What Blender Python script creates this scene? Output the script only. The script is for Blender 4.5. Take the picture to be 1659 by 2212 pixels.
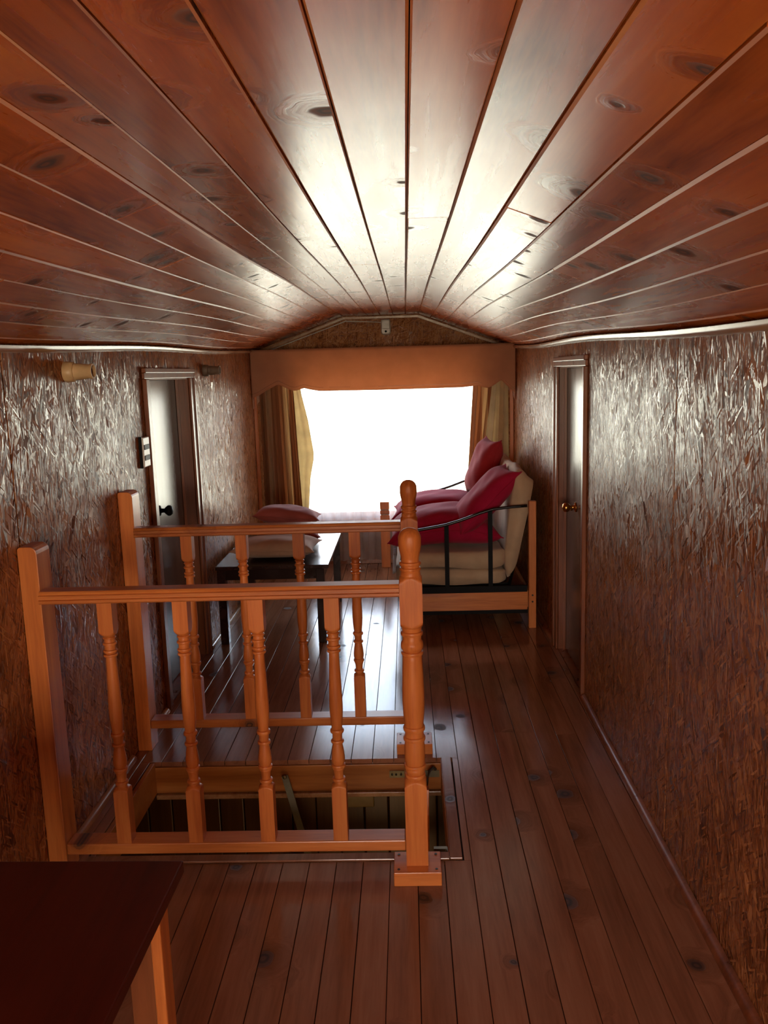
import bpy, bmesh, math, random
import numpy as np
from mathutils import Vector, Matrix
random.seed(7)
SC = bpy.context.scene
for o in list(bpy.data.objects): bpy.data.objects.remove(o)

# ------------------------------------------------------------ camera
H_CAM = 1.55
def cam_axes(p, yw, rl):
    cy, sy, cp, sp = math.cos(yw), math.sin(yw), math.cos(p), math.sin(p)
    f = Vector((sy*cp, cy*cp, -sp)); r = Vector((cy, -sy, 0)); u = r.cross(f)
    cr, sr = math.cos(rl), math.sin(rl)
    return cr*r+sr*u, -sr*r+cr*u, f
r_, u_, f_ = cam_axes(0.1663859, -0.03016751, -0.03000039)
cd = bpy.data.cameras.new('camera'); cam = bpy.data.objects.new('camera', cd)
SC.collection.objects.link(cam); SC.camera = cam
M = Matrix((( r_.x, u_.x, -f_.x, 0), (r_.y, u_.y, -f_.y, 0), (r_.z, u_.z, -f_.z, H_CAM), (0, 0, 0, 1)))
cam.matrix_world = M
cd.sensor_fit = 'VERTICAL'; cd.sensor_height = 36; cd.lens = 1797.2*36/2212; cd.clip_start = .02

# ------------------------------------------------------------ world, lights, exposure
W = bpy.data.worlds.new('sky'); SC.world = W; W.use_nodes = True
nt = W.node_tree; bg = nt.nodes['Background']
tc = nt.nodes.new('ShaderNodeTexCoord'); sx = nt.nodes.new('ShaderNodeSeparateXYZ')
rp = nt.nodes.new('ShaderNodeValToRGB'); mr = nt.nodes.new('ShaderNodeMapRange')
mr.inputs[1].default_value = -1; mr.inputs[2].default_value = 1
nt.links.new(tc.outputs['Generated'], sx.inputs[0]); nt.links.new(sx.outputs[2], mr.inputs[0])
nt.links.new(mr.outputs[0], rp.inputs[0]); nt.links.new(rp.outputs[0], bg.inputs[0])
cr = rp.color_ramp
cr.elements[0].position = 0; cr.elements[0].color = (.46, .43, .34, 1)
cr.elements[1].position = 1; cr.elements[1].color = (.50, .68, 1, 1)
for p, c in ((.47, (.71, .70, .54, 1)), (.53, (.98, .98, .98, 1)), (.7, (.60, .77, 1, 1))):
    e = cr.elements.new(p); e.color = c
bg.inputs[1].default_value = 15.0

def area(name, loc, rot, sx_, sy_, power, col, portal=False):
    l = bpy.data.lights.new(name, 'AREA'); l.shape = 'RECTANGLE'; l.size = sx_; l.size_y = sy_
    l.energy = power; l.color = col
    if portal: l.cycles.is_portal = True
    o = bpy.data.objects.new(name, l); SC.collection.objects.link(o); o.location = loc; o.rotation_euler = rot
    return o
area('window_portal', (-.16, 6.86, 1.0), (-math.pi/2, 0, 0), 1.5, 1.24, 1, (1, 1, 1), True)
area('assumed_back_window_light', (-.1, -2.0, 1.15), (math.pi/2+.2, 0, 0), 1.1, .8, 50, (1, .74, .46))  # added warm light on the near rails; window behind the camera is assumed
low = bpy.data.lights.new('added_fill_below_hatch', 'POINT'); low.energy = 6; low.color = (1, .62, .28); low.shadow_soft_size = .08  # added fill that brightens the panelling below the hatch, not an actual lamp
lo_ = bpy.data.objects.new('added_fill_below_hatch', low); SC.collection.objects.link(lo_); lo_.location = (-.1, 2.15, -1.0)
SC.view_settings.view_transform = 'Standard'; SC.view_settings.look = 'None'
SC.view_settings.gamma = 1; SC.view_settings.use_curve_mapping = False
SC.view_settings.exposure = 0.0

# ------------------------------------------------------------ materials
class N:
    def __init__(s, name):
        s.m = bpy.data.materials.new(name); s.m.use_nodes = True
        s.t = s.m.node_tree; s.n = s.t.nodes; s.b = s.n['Principled BSDF']; s.out = s.n['Material Output']
    def new(s, k, **kw):
        n = s.n.new('ShaderNode'+k)
        for a, v in kw.items(): setattr(n, a, v)
        return n
    def link(s, a, b): s.t.links.new(a, b)
    def set(s, sock, v):
        if hasattr(v, 'is_output'): s.link(v, sock)
        else: sock.default_value = v
    def math(s, op, a, b=0., c=None):
        n = s.new('Math', operation=op); s.set(n.inputs[0], a); s.set(n.inputs[1], b)
        if c is not None: s.set(n.inputs[2], c)
        return n.outputs[0]
    def ramp(s, f, stops):
        n = s.new('ValToRGB'); s.set(n.inputs[0], f); e = n.color_ramp.elements
        e[0].position = stops[0][0]; e[0].color = (*stops[0][1], 1)
        e[1].position = stops[-1][0]; e[1].color = (*stops[-1][1], 1)
        for p, c in stops[1:-1]: q = e.new(p); q.color = (*c, 1)
        return n.outputs[0]
    def mix(s, f, a, b, mode='MIX'):
        n = s.new('Mix', data_type='RGBA', blend_type=mode); s.set(n.inputs[0], f)
        s.set(n.inputs[6], a if hasattr(a, 'is_output') else (*a, 1)); s.set(n.inputs[7], b if hasattr(b, 'is_output') else (*b, 1))
        return n.outputs[2]
    def vec(s, scale, off=True):
        tc = s.new('TexCoord'); v = tc.outputs['Object']
        if off:
            oi = s.new('ObjectInfo'); mu = s.new('VectorMath', operation='MULTIPLY_ADD')
            cx = s.new('CombineXYZ')
            for i in range(3): s.link(oi.outputs['Random'], cx.inputs[i])
            s.link(cx.outputs[0], mu.inputs[0]); mu.inputs[1].default_value = (37.3, 91.7, 53.1); s.link(v, mu.inputs[2])
            v = mu.outputs[0]
        m = s.new('VectorMath', operation='MULTIPLY'); s.link(v, m.inputs[0]); m.inputs[1].default_value = scale
        return m.outputs[0]
    def noise(s, v, scale=1., det=3., rough=.5, dist=0.):
        n = s.new('TexNoise'); s.link(v, n.inputs['Vector']); n.inputs['Scale'].default_value = scale
        n.inputs['Detail'].default_value = det; n.inputs['Roughness'].default_value = rough; n.inputs['Distortion'].default_value = dist
        return n.outputs[0]
    def bump(s, h, strength, dist=.002):
        n = s.new('Bump'); s.set(n.inputs['Height'], h); n.inputs['Strength'].default_value = strength; n.inputs['Distance'].default_value = dist
        return n.outputs[0]

def wood(name, dark, mid, light, axis='y', rough=.3, knots=0., knot_scale=3.5, knot_rough=.35, grain=1., bump=.35, spec=.5, knotcol=(.03, .008, .003), coat=0., blotch=.5, perp=2, tint=.35):
    """varnished timber: grain runs along `axis`; round knots in the plane perpendicular to axis index `perp`"""
    k = N(name)
    al, ac = 1.1, 16.
    sc = {'x': (al, ac, ac), 'y': (ac, al, ac), 'z': (ac, ac, al)}[axis]
    base = k.vec((1, 1, 1))
    fieldv = k.noise(k.vec((2.2, 2.2, 2.2)), 1., 2.)
    g = k.vec(tuple(v*grain for v in sc))
    if knots > 0:
        vo = k.new('TexVoronoi', voronoi_dimensions='2D'); 
        sp = k.new('SeparateXYZ'); k.link(k.vec((knot_scale,)*3), sp.inputs[0]); cb = k.new('CombineXYZ')
        idx = [i for i in range(3) if i != perp]
        k.link(sp.outputs[idx[0]], cb.inputs[0]); k.link(sp.outputs[idx[1]], cb.inputs[1])
        nz = k.new('TexNoise'); k.link(cb.outputs[0], nz.inputs['Vector']); nz.inputs['Scale'].default_value = 5.
        ad = k.new('VectorMath', operation='MULTIPLY_ADD'); k.link(nz.outputs['Color'], ad.inputs[0]); ad.inputs[1].default_value = (.10, .10, 0); k.link(cb.outputs[0], ad.inputs[2])
        k.link(ad.outputs[0], vo.inputs['Vector']); vo.inputs['Scale'].default_value = 1.
        dist = vo.outputs['Distance']
        cs = k.new('SeparateColor'); k.link(vo.outputs['Color'], cs.inputs[0])
        present = k.math('LESS_THAN', cs.outputs[0], knots)
        size = k.math('MULTIPLY_ADD', cs.outputs[1], .085, .035)
        rel = k.math('DIVIDE', dist, size)
        mk = k.new('MapRange', interpolation_type='SMOOTHSTEP'); k.link(rel, mk.inputs[0]); mk.inputs[1].default_value = 1.15; mk.inputs[2].default_value = .7
        kmask = k.math('MULTIPLY', mk.outputs[0], present)
        halo = k.new('MapRange', interpolation_type='SMOOTHSTEP'); k.link(rel, halo.inputs[0]); halo.inputs[1].default_value = 3.6; halo.inputs[2].default_value = .8
        hmask = k.math('MULTIPLY', halo.outputs[0], present)
        # grain bends round the knot
        w = k.new('VectorMath', operation='MULTIPLY_ADD'); cx = k.new('CombineXYZ')
        for i in range(3): k.link(hmask, cx.inputs[i])
        k.link(cx.outputs[0], w.inputs[0]); w.inputs[1].default_value = (1.6, 1.6, 1.6); k.link(g, w.inputs[2]); g = w.outputs[0]
    n1 = k.noise(g, 1., 5., .55, .6)
    n2 = k.noise(g, 6., 3., .6)
    mixn = k.math('MULTIPLY_ADD', n2, .3, k.math('MULTIPLY', n1, .72))
    mixn = k.math('MULTIPLY_ADD', k.math('SUBTRACT', fieldv, .5), blotch, mixn)
    col = k.ramp(mixn, [(.28, dark), (.5, mid), (.72, light)])
    # tint from piece to piece
    oi = k.new('ObjectInfo'); hs = k.new('HueSaturation'); k.link(col, hs.inputs['Color'])
    k.link(k.math('MULTIPLY_ADD', oi.outputs['Random'], tint, 1-tint/2), hs.inputs['Value']); col = hs.outputs[0]
    ro = k.math('MULTIPLY_ADD', n1, .16, rough-.08)
    if knots > 0:
        rings = k.math('MULTIPLY_ADD', k.math('SINE', k.math('MULTIPLY', rel, 11.)), .5, .5)
        kc = k.mix(rings, knotcol, tuple(c*.35 for c in mid))
        col = k.mix(k.math('MULTIPLY', hmask, .45), col, tuple(c*.55 for c in dark))
        col = k.mix(k.math('MULTIPLY', kmask, .92), col, kc)
        ro = k.math('MULTIPLY_ADD', kmask, knot_rough, ro)
    k.link(col, k.b.inputs['Base Color']); k.link(ro, k.b.inputs['Roughness'])
    k.b.inputs['Specular IOR Level'].default_value = spec
    hgt = k.math('MULTIPLY_ADD', fieldv, 1.5, mixn)
    if knots > 0: hgt = k.math('SUBTRACT', hgt, k.math('MULTIPLY', kmask, .8))
    k.link(k.bump(hgt, bump), k.b.inputs['Normal'])
    if coat: k.b.inputs['Coat Weight'].default_value = coat; k.b.inputs['Coat Roughness'].default_value = .12
    return k.m

def osb(name, ax, dark, mid, light, tilt=.30, rough=.3, vertical=True):
    """strand board: five layers of long flakes, each flake with its own tone and its own slight tilt"""
    k = N(name)
    tc = k.new('TexCoord'); sp = k.new('SeparateXYZ'); k.link(tc.outputs['Object'], sp.inputs[0])
    cb = k.new('CombineXYZ'); k.link(sp.outputs[ax], cb.inputs[0]); k.link(sp.outputs[2], cb.inputs[1])
    nz = k.new('TexNoise'); k.link(cb.outputs[0], nz.inputs['Vector']); nz.inputs['Scale'].default_value = 28.; nz.inputs['Detail'].default_value = 3
    wob = k.new('VectorMath', operation='MULTIPLY_ADD'); k.link(nz.outputs['Color'], wob.inputs[0]); wob.inputs[1].default_value = (.006, .006, 0); k.link(cb.outputs[0], wob.inputs[2])
    cur = None
    layers = [(4, 75, 6, 1.0), (-7, 130, 9, .6), (12, 115, 10, .45), (-42, 150, 14, .16), (3, 200, 10, .42), (-14, 170, 13, .38), (34, 150, 15, .18), (1, 250, 12, .32), (66, 90, 26, .08), (-24, 55, 20, .07), (38, 44, 18, .05), (-50, 210, 20, .12), (24, 210, 18, .14)]
    for i, (a, su, sv, thr) in enumerate(layers):
        if not vertical: a = a*3
        m1 = k.new('Mapping'); m1.inputs['Rotation'].default_value = (0, 0, math.radians(a)); m1.inputs['Location'].default_value = (i*3.3, i*1.7, 0); k.link(wob.outputs[0], m1.inputs[0])
        m2 = k.new('Mapping'); m2.inputs['Scale'].default_value = (su, sv, 1); k.link(m1.outputs[0], m2.inputs[0])
        v = k.new('TexVoronoi', voronoi_dimensions='2D'); v.inputs['Scale'].default_value = 1; k.link(m2.outputs[0], v.inputs['Vector'])
        if cur is None: cur = v.outputs['Color']
        else:
            wn = k.new('TexWhiteNoise', noise_dimensions='3D'); k.link(v.outputs['Color'], wn.inputs['Vector'])
            cur = k.mix(k.math('LESS_THAN', wn.outputs['Value'], thr), cur, v.outputs['Color'])
    sc = k.new('SeparateColor'); k.link(cur, sc.inputs[0])
    gm = k.new('Mapping'); gm.inputs['Scale'].default_value = (150, 9, 1); k.link(wob.outputs[0], gm.inputs[0])
    gr = k.noise(gm.outputs[0], 1., 4., .65)
    f = k.math('MULTIPLY_ADD', gr, .55, k.math('MULTIPLY', sc.outputs[0], .5))
    col = k.ramp(f, [(.22, dark), (.5, mid), (.85, light)])
    k.link(col, k.b.inputs['Base Color'])
    big = k.noise(cb.outputs[0], 3.2, 3.)
    rr = k.math('MULTIPLY_ADD', sc.outputs[2], .30, rough-.08); rr = k.math('MULTIPLY_ADD', k.math('SUBTRACT', big, .5), .5, rr); k.link(rr, k.b.inputs['Roughness'])
    # per-flake normal
    ge = k.new('NewGeometry'); sub = k.new('VectorMath', operation='SUBTRACT'); k.link(cur, sub.inputs[0]); sub.inputs[1].default_value = (.5, .5, .5)
    mu = k.new('VectorMath', operation='MULTIPLY'); k.link(sub.outputs[0], mu.inputs[0]); mu.inputs[1].default_value = (tilt, tilt, tilt)
    ad = k.new('VectorMath', operation='ADD'); bp = k.bump(k.math('MULTIPLY_ADD', gr, 1., sc.outputs[1]), .35, .0010)
    k.link(bp, ad.inputs[0]); k.link(mu.outputs[0], ad.inputs[1])
    no = k.new('VectorMath', operation='NORMALIZE'); k.link(ad.outputs[0], no.inputs[0]); k.link(no.outputs[0], k.b.inputs['Normal'])
    wn2 = k.new('TexWhiteNoise', noise_dimensions='3D'); k.link(cur, wn2.inputs['Vector'])
    spx = k.new('MapRange'); k.link(wn2.outputs['Value'], spx.inputs[0]); spx.inputs[1].default_value = .35; spx.inputs[2].default_value = .8; spx.inputs[3].default_value = .10; spx.inputs[4].default_value = .85
    k.link(spx.outputs[0], k.b.inputs['Specular IOR Level'])
    return k.m

def plain(name, col, rough=.5, metal=0., noise=.12, nscale=30., bump=.1, spec=.5):
    k = N(name); f = k.noise(k.vec((1, 1, 1)), nscale, 3.)
    c = k.ramp(f, [(.3, tuple(v*(1-noise) for v in col)), (.7, tuple(min(1, v*(1+noise)) for v in col))])
    k.link(c, k.b.inputs['Base Color']); k.b.inputs['Roughness'].default_value = rough; k.b.inputs['Metallic'].default_value = metal
    k.b.inputs['Specular IOR Level'].default_value = spec
    k.link(k.bump(f, bump), k.b.inputs['Normal'])
    return k.m

def fabric(name, stops, trans=.0, tcol=None, axis=0, freq=1.0, weave=420., sheen=.2, transp=0., bump=.25, wr=0.):
    """cloth; stops = colour stripes along `axis`; trans = share of light that passes through the cloth"""
    k = N(name); tc = k.new('TexCoord'); sp = k.new('SeparateXYZ'); k.link(tc.outputs['Object'], sp.inputs[0])
    if len(stops) > 1:
        f = k.math('FRACT', k.math('MULTIPLY', sp.outputs[axis], freq)); n = k.new('ValToRGB'); k.link(f, n.inputs[0])
        n.color_ramp.interpolation = 'CONSTANT'; e = n.color_ramp.elements
        e[0].position = 0; e[0].color = (*stops[0], 1); e[1].position = 1/len(stops); e[1].color = (*stops[1], 1)
        for i in range(2, len(stops)): q = e.new(i/len(stops)); q.color = (*stops[i], 1)
        col = n.outputs[0]
    else:
        f = k.noise(k.vec((1, 1, 1)), 9., 4.); col = k.ramp(f, [(.3, tuple(v*.86 for v in stops[0])), (.7, tuple(min(1, v*1.1) for v in stops[0]))])
    k.link(col, k.b.inputs['Base Color']); k.b.inputs['Roughness'].default_value = .85
    k.b.inputs['Sheen Weight'].default_value = sheen; k.b.inputs['Specular IOR Level'].default_value = .05
    wv = k.noise(k.vec((1, 1, 1)), weave, 1.)
    h = k.math('MULTIPLY', wv, .3)
    if wr: h = k.math('MULTIPLY_ADD', k.noise(k.vec((1, 1, 1)), 7., 3., .5, 1.2), wr, h)
    nb = k.bump(h, bump, .004); k.link(nb, k.b.inputs['Normal'])
    s = k.b.outputs[0]
    if trans:
        tr = k.new('BsdfTranslucent'); 
        if tcol: tr.inputs[0].default_value = (*tcol, 1)
        else: k.link(col, tr.inputs[0])
        mx = k.new('MixShader'); mx.inputs[0].default_value = trans; k.link(s, mx.inputs[1]); k.link(tr.outputs[0], mx.inputs[2]); s = mx.outputs[0]
    if transp:
        tp = k.new('BsdfTransparent'); mx = k.new('MixShader'); mx.inputs[0].default_value = transp; k.link(s, mx.inputs[1]); k.link(tp.outputs[0], mx.inputs[2]); s = mx.outputs[0]
    k.link(s, k.out.inputs['Surface'])
    return k.m

def glassm():
    k = N('window_glass'); tp = k.new('BsdfTransparent'); gl = k.new('BsdfGlossy'); gl.inputs['Roughness'].default_value = .02
    fr = k.new('Fresnel'); fr.inputs[0].default_value = 1.45; mx = k.new('MixShader'); k.link(fr.outputs[0], mx.inputs[0])
    k.link(tp.outputs[0], mx.inputs[1]); k.link(gl.outputs[0], mx.inputs[2]); k.link(mx.outputs[0], k.out.inputs['Surface'])
    return k.m

M_CEIL = wood('varnished_ceiling_pine', (.18, .034, .006), (.50, .112, .014), (.66, .19, .028), 'y', rough=.27, knots=.62, knot_scale=4.6, grain=.8, bump=.22, knot_rough=.35, knotcol=(.035, .008, .003))
M_CEDGE = wood('ceiling_groove_pine', (.30, .08, .015), (.60, .19, .035), (.75, .30, .07), 'y', rough=.42, spec=.4)
M_FLOOR = wood('floor_pine', (.17, .062, .032), (.27, .108, .055), (.34, .148, .080), 'y', rough=.17, knots=.5, knot_scale=3.4, grain=1.1, bump=.05, knot_rough=.4, knotcol=(.012, .005, .004), blotch=.3, tint=.18)
M_PINE_X = wood('orange_varnished_pine_across', (.36, .085, .016), (.58, .17, .035), (.70, .25, .06), 'x', rough=.33, knots=.25, knot_scale=4.5, grain=1.3, bump=.1, perp=1, blotch=.3)
M_PINE_Z = wood('orange_varnished_pine_upright', (.36, .085, .016), (.58, .17, .035), (.70, .25, .06), 'z', rough=.33, knots=.12, knot_scale=4., grain=1.3, bump=.1, perp=1, blotch=.3)
M_TURN = wood('turned_pine', (.34, .075, .014), (.56, .155, .032), (.66, .22, .05), 'z', rough=.42, grain=1.3, bump=.06, blotch=.3, spec=.3)
M_CASE = wood('door_casing_wood', (.10, .025, .009), (.20, .055, .017), (.30, .09, .028), 'z', rough=.3, bump=.1)
M_TRIM = wood('moulding_wood', (.20, .09, .04), (.36, .18, .08), (.5, .27, .13), 'y', rough=.22, bump=.1)
M_LEAF = wood('door_leaf_veneer', (.07, .035, .02), (.12, .06, .035), (.17, .09, .05), 'z', rough=.25, grain=.6, bump=.05)
M_DARK = wood('dark_stained_table_wood', (.010, .003, .002), (.020, .006, .004), (.035, .010, .006), 'y', rough=.22, bump=.05)
M_TABLE = wood('mahogany_table_top', (.035, .005, .002), (.06, .008, .003), (.08, .012, .004), 'y', rough=.42, bump=.04, spec=.25)
M_SHAFT = wood('hatch_box_pine', (.24, .07, .012), (.40, .135, .028), (.5, .2, .05), 'x', rough=.35, bump=.1)
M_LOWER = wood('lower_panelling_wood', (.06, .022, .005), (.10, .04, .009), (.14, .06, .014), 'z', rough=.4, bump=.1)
M_OSB_L = osb('strand_board_side', 1, (.065, .018, .006), (.28, .088, .026), (.58, .25, .09), tilt=.27, rough=.26)
M_OSB_F = osb('strand_board_end', 0, (.13, .04, .012), (.36, .13, .04), (.58, .28, .11), tilt=.15, rough=.5, vertical=False)
M_DECK = plain('dark_backing', (.02, .008, .004), .8)
M_BLACK = plain('black_painted_metal', (.008, .008, .010), .25, 0., spec=.4)
M_BLACKM = plain('black_matt_metal', (.006, .006, .007), .6, 0., spec=.15)
M_BRASS = plain('brass', (.70, .38, .10), .22, 1., noise=.1)
M_BRONZE = plain('dark_bronze', (.05, .035, .02), .35, .8)
M_STEEL = plain('dull_zinc_steel', (.22, .20, .13), .45, .7)
M_WHITEP = plain('white_plastic', (.75, .74, .70), .35)
M_CREAMP = plain('cream_plastic', (.62, .42, .22), .4)
M_GREYP = plain('grey_plastic', (.16, .12, .09), .45)
M_BLACKP = plain('black_plastic', (.008, .008, .008), .5, spec=.12)
M_OCHREP = plain('ochre_plastic', (.28, .20, .06), .5)
M_SCREW = plain('screw_head_metal', (.04, .035, .03), .4, .8)
M_GLASS = glassm()
M_RED = fabric('burgundy_cotton', [(.40, .012, .045)], wr=.5, bump=.35, sheen=.08)
M_RED2 = fabric('deep_red_cotton', [(.37, .030, .036)], wr=.5, bump=.35, sheen=.08)
M_ROSE = fabric('faded_rose_cotton', [(.34, .085, .07)], wr=.8, bump=.4)
M_BEIGE = fabric('beige_cotton', [(.46, .28, .18)], wr=.6, bump=.35)
M_FUTON = fabric('cream_futon_cloth', [(.55, .38, .24)], wr=.8, bump=.4)
M_CURT = fabric('striped_tan_curtain', [(.50, .27, .14), (.68, .50, .30), (.40, .20, .10), (.54, .33, .18), (.42, .21, .11), (.62, .44, .27), (.45, .23, .12)], trans=.55, freq=3.1)
M_CURTY = fabric('cream_curtain_lining', [(.74, .62, .40)], trans=.55)
M_VAL = fabric('tan_pelmet_cloth', [(.58, .32, .20)], trans=.42, tcol=(.74, .40, .22), bump=.2)
M_SHEER = fabric('white_sheer', [(.85, .85, .84)], trans=.6, transp=.55, bump=.05)
M_SHEET = fabric('pale_blue_sheet', [(.5, .56, .66)], wr=1.)

# ------------------------------------------------------------ mesh helpers
class MB:
    def __init__(s): s.v = []; s.f = []
    def add(s, vs, fs):
        b = len(s.v); s.v += [tuple(v) for v in vs]; s.f += [tuple(b+i for i in f) for f in fs]; return s
    def hexa(s, c):   # 8 corners: bottom ring ccw 0-3, top ring 4-7
        return s.add(c, [(3, 2, 1, 0), (4, 5, 6, 7), (0, 1, 5, 4), (1, 2, 6, 5), (2, 3, 7, 6), (3, 0, 4, 7)])
    def box(s, a, b):
        (x0, y0, z0), (x1, y1, z1) = a, b
        return s.hexa([(x0, y0, z0), (x1, y0, z0), (x1, y1, z0), (x0, y1, z0), (x0, y0, z1), (x1, y0, z1), (x1, y1, z1), (x0, y1, z1)])
    def loft(s, rings, closed=True, cap=True):
        n = len(rings[0]); vs = [p for r in rings for p in r]; fs = []
        for i in range(len(rings)-1):
            for j in range(n if closed else n-1):
                a = i*n+j; b = i*n+(j+1) % n; fs.append((a, b, b+n, a+n))
        if cap and closed: fs.append(tuple(range(n-1, -1, -1))); fs.append(tuple(range((len(rings)-1)*n, len(rings)*n)))
        return s.add(vs, fs)
    def tube(s, pts, r, n=8, flat=None):
        pts = [Vector(p) for p in pts]; rings = []
        for i, p in enumerate(pts):
            d = (pts[min(i+1, len(pts)-1)]-pts[max(i-1, 0)]).normalized()
            up = Vector((0, 0, 1)) if abs(d.z) < .95 else Vector((0, 1, 0))
            a = d.cross(up).normalized(); b = a.cross(d).normalized()
            ra, rb = flat if flat else (r, r)
            rings.append([p+a*ra*math.cos(t*2*math.pi/n)+b*rb*math.sin(t*2*math.pi/n) for t in range(n)])
        return s.loft(rings)
    def lathe(s, prof, c, axis='z', n=24, sq=None):
        """prof: list of (radius, height); sq(h) -> half side of a square that clips the radius, or None"""
        rings = []
        for r, h in prof:
            ring = []
            for j in range(n):
                t = 2*math.pi*(j+.5)/n if not sq else 2*math.pi*j/n+math.pi/4
                rr = r
                if sq:
                    q = sq/max(abs(math.cos(t)), abs(math.sin(t))); rr = min(r, q)
                a, b = rr*math.cos(t), rr*math.sin(t)
                ring.append({'z': (c[0]+a, c[1]+b, c[2]+h), 'x': (c[0]+h, c[1]+a, c[2]+b), 'y': (c[0]-a, c[1]+h, c[2]+b)}[axis])
            rings.append(ring)
        return s.loft(rings)
    def grid(s, fn, nu, nv):
        vs = [fn(i/nu, j/nv) for i in range(nu+1) for j in range(nv+1)]
        return s.add(vs, [(i*(nv+1)+j, (i+1)*(nv+1)+j, (i+1)*(nv+1)+j+1, i*(nv+1)+j+1) for i in range(nu) for j in range(nv)])

def link(o): SC.collection.objects.link(o); return o
def build(mb, name, mat, parent=None, org=None, smooth=False, bevel=0., mats=None, fmat=None, solid=0., sub=0):
    """one mesh object. Coordinates are given in the world; the origin goes to `org` (the parent's when it has one)."""
    if parent is not None: org = parent.get('_o', (0, 0, 0))
    org = tuple(org) if org is not None else (0, 0, 0)
    me = bpy.data.meshes.new(name)
    me.from_pydata([(v[0]-org[0], v[1]-org[1], v[2]-org[2]) for v in mb.v], [], mb.f); me.materials.append(mat)
    if mats:
        for m in mats: me.materials.append(m)
    if fmat:
        for p, i in zip(me.polygons, fmat): p.material_index = i
    if smooth:
        me.polygons.foreach_set('use_smooth', [True]*len(me.polygons))
    me.update()
    o = link(bpy.data.objects.new(name, me))
    bm = bmesh.new(); bm.from_mesh(me); bmesh.ops.recalc_face_normals(bm, faces=bm.faces); bm.to_mesh(me); bm.free()
    if parent is not None: o.parent = parent
    else: o.location = org
    o['_o'] = org
    if solid: m = o.modifiers.new('solid', 'SOLIDIFY'); m.thickness = solid; m.offset = 0
    if bevel: m = o.modifiers.new('bevel', 'BEVEL'); m.width = bevel; m.segments = 2; m.limit_method = 'ANGLE'; m.angle_limit = math.radians(40)
    if sub: m = o.modifiers.new('sub', 'SUBSURF'); m.levels = sub; m.render_levels = sub
    if smooth == 'auto':
        me.set_sharp_from_angle(angle=math.radians(42))
    return o
def empty(name, org):
    o = link(bpy.data.objects.new(name, None)); o.location = org; o['_o'] = tuple(org); o.empty_display_size = .1; return o
def tag(o, label=None, cat=None, group=None, kind=None):
    if label: o['label'] = label
    if cat: o['category'] = cat
    if group: o['group'] = group
    if kind: o['kind'] = kind
    return o
def BX(a, b): return MB().box(a, b)

# ------------------------------------------------------------ the setting
XL = -1.17
def XR(y): return .79+.0055*y
Y0, Y1 = -1.8, 6.70
BW = .0866
XC0, XC1 = -.4805, .112        # flat middle of the ceiling
def zc(x, y):
    z = 1.868+.0185*y+.0035*math.sin(y*1.9+.6)*min(1, max(0, y-.5))
    if x < XC0: z -= .356*(XC0-x)+.004*math.sin(y*2.6+1)*(XC0-x)
    if x > XC1: z -= .375*(x-XC1)+.006*math.sin(y*2.3+2.2)*(x-XC1)
    return z

HX0, HX1, HY0, HY1 = -1.065, .103, 2.495, 3.165     # clear hole of the hatch
# subfloor with the hole
mb = MB()
for a, b in (((XL-.1, Y0-.1, -.06), (.95, HY0-.035, -.021)), ((XL-.1, HY1+.035, -.06), (.95, Y1+.1, -.021)), ((XL-.1, HY0-.035, -.06), (HX0-.03, HY1+.035, -.021)), ((HX1+.03, HY0-.035, -.06), (.95, HY1+.035, -.021))): mb.box(a, b)
floor = tag(build(mb, 'floor', M_DECK), kind='structure')
def floor_piece(x0, x1, y0, y1):
    if x1-x0 < .006: return
    g = .0009+random.random()*.0006; dz = random.uniform(-.0005, .0003)
    x0 += g; x1 -= g; y0 += .0008; y1 -= .0008; c = .0008
    ys = [y0, y1]
    rings = []
    for y in ys:
        a = x0; b = min(x1, XR(y)-.002)
        rings.append([(a, y, -.020+dz), (b, y, -.020+dz), (b, y, -c+dz), (b-c, y, dz), (a+c, y, dz), (a, y, -c+dz)])
    build(MB().loft(rings), 'floor_board', M_FLOOR, floor)
joints = {}
for kx in range(-14, 10):
    x0, x1 = max(BW*kx, XL+.001), min(BW*(kx+1), .826)
    if x1 <= x0: continue
    js = []
    if kx in (4, 5): js = [3.40]
    elif kx in (7,): js = [3.37]
    elif kx == 3: js = [.7]
    else:
        y = random.uniform(-.9, 1.3)
        if random.random() < .5: js.append(y)
        if random.random() < .5 and kx > 2: js.append(random.uniform(4.2, 5.6))
    segs = []
    hy0, hy1 = HY0-.045, HY1+.005
    if x0 >= HX1+.04 - .09 and x0 < HX1+.045 and x1 > HX1+.045:       # board beside the hatch: ripped narrow
        floor_piece(x0, x1, Y0, hy0); floor_piece(HX1+.046, x1, hy0, hy1); floor_piece(x0, x1, hy1, Y1); continue
    if x1 <= HX1+.05 and x0 > HX0-.03: blocks = [(Y0, hy0), (hy1, Y1)]
    elif x0 < HX0-.03 and x1 > HX0-.03:
        floor_piece(x0, HX0-.022, hy0, hy1); blocks = [(Y0, hy0), (hy1, Y1)]
    else: blocks = [(Y0, Y1)]
    for a, b in blocks:
        cut = [a]+[j for j in js if a+.2 < j < b-.2]+[b]
        for p, q in zip(cut, cut[1:]): floor_piece(x0, x1, p, q)

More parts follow.
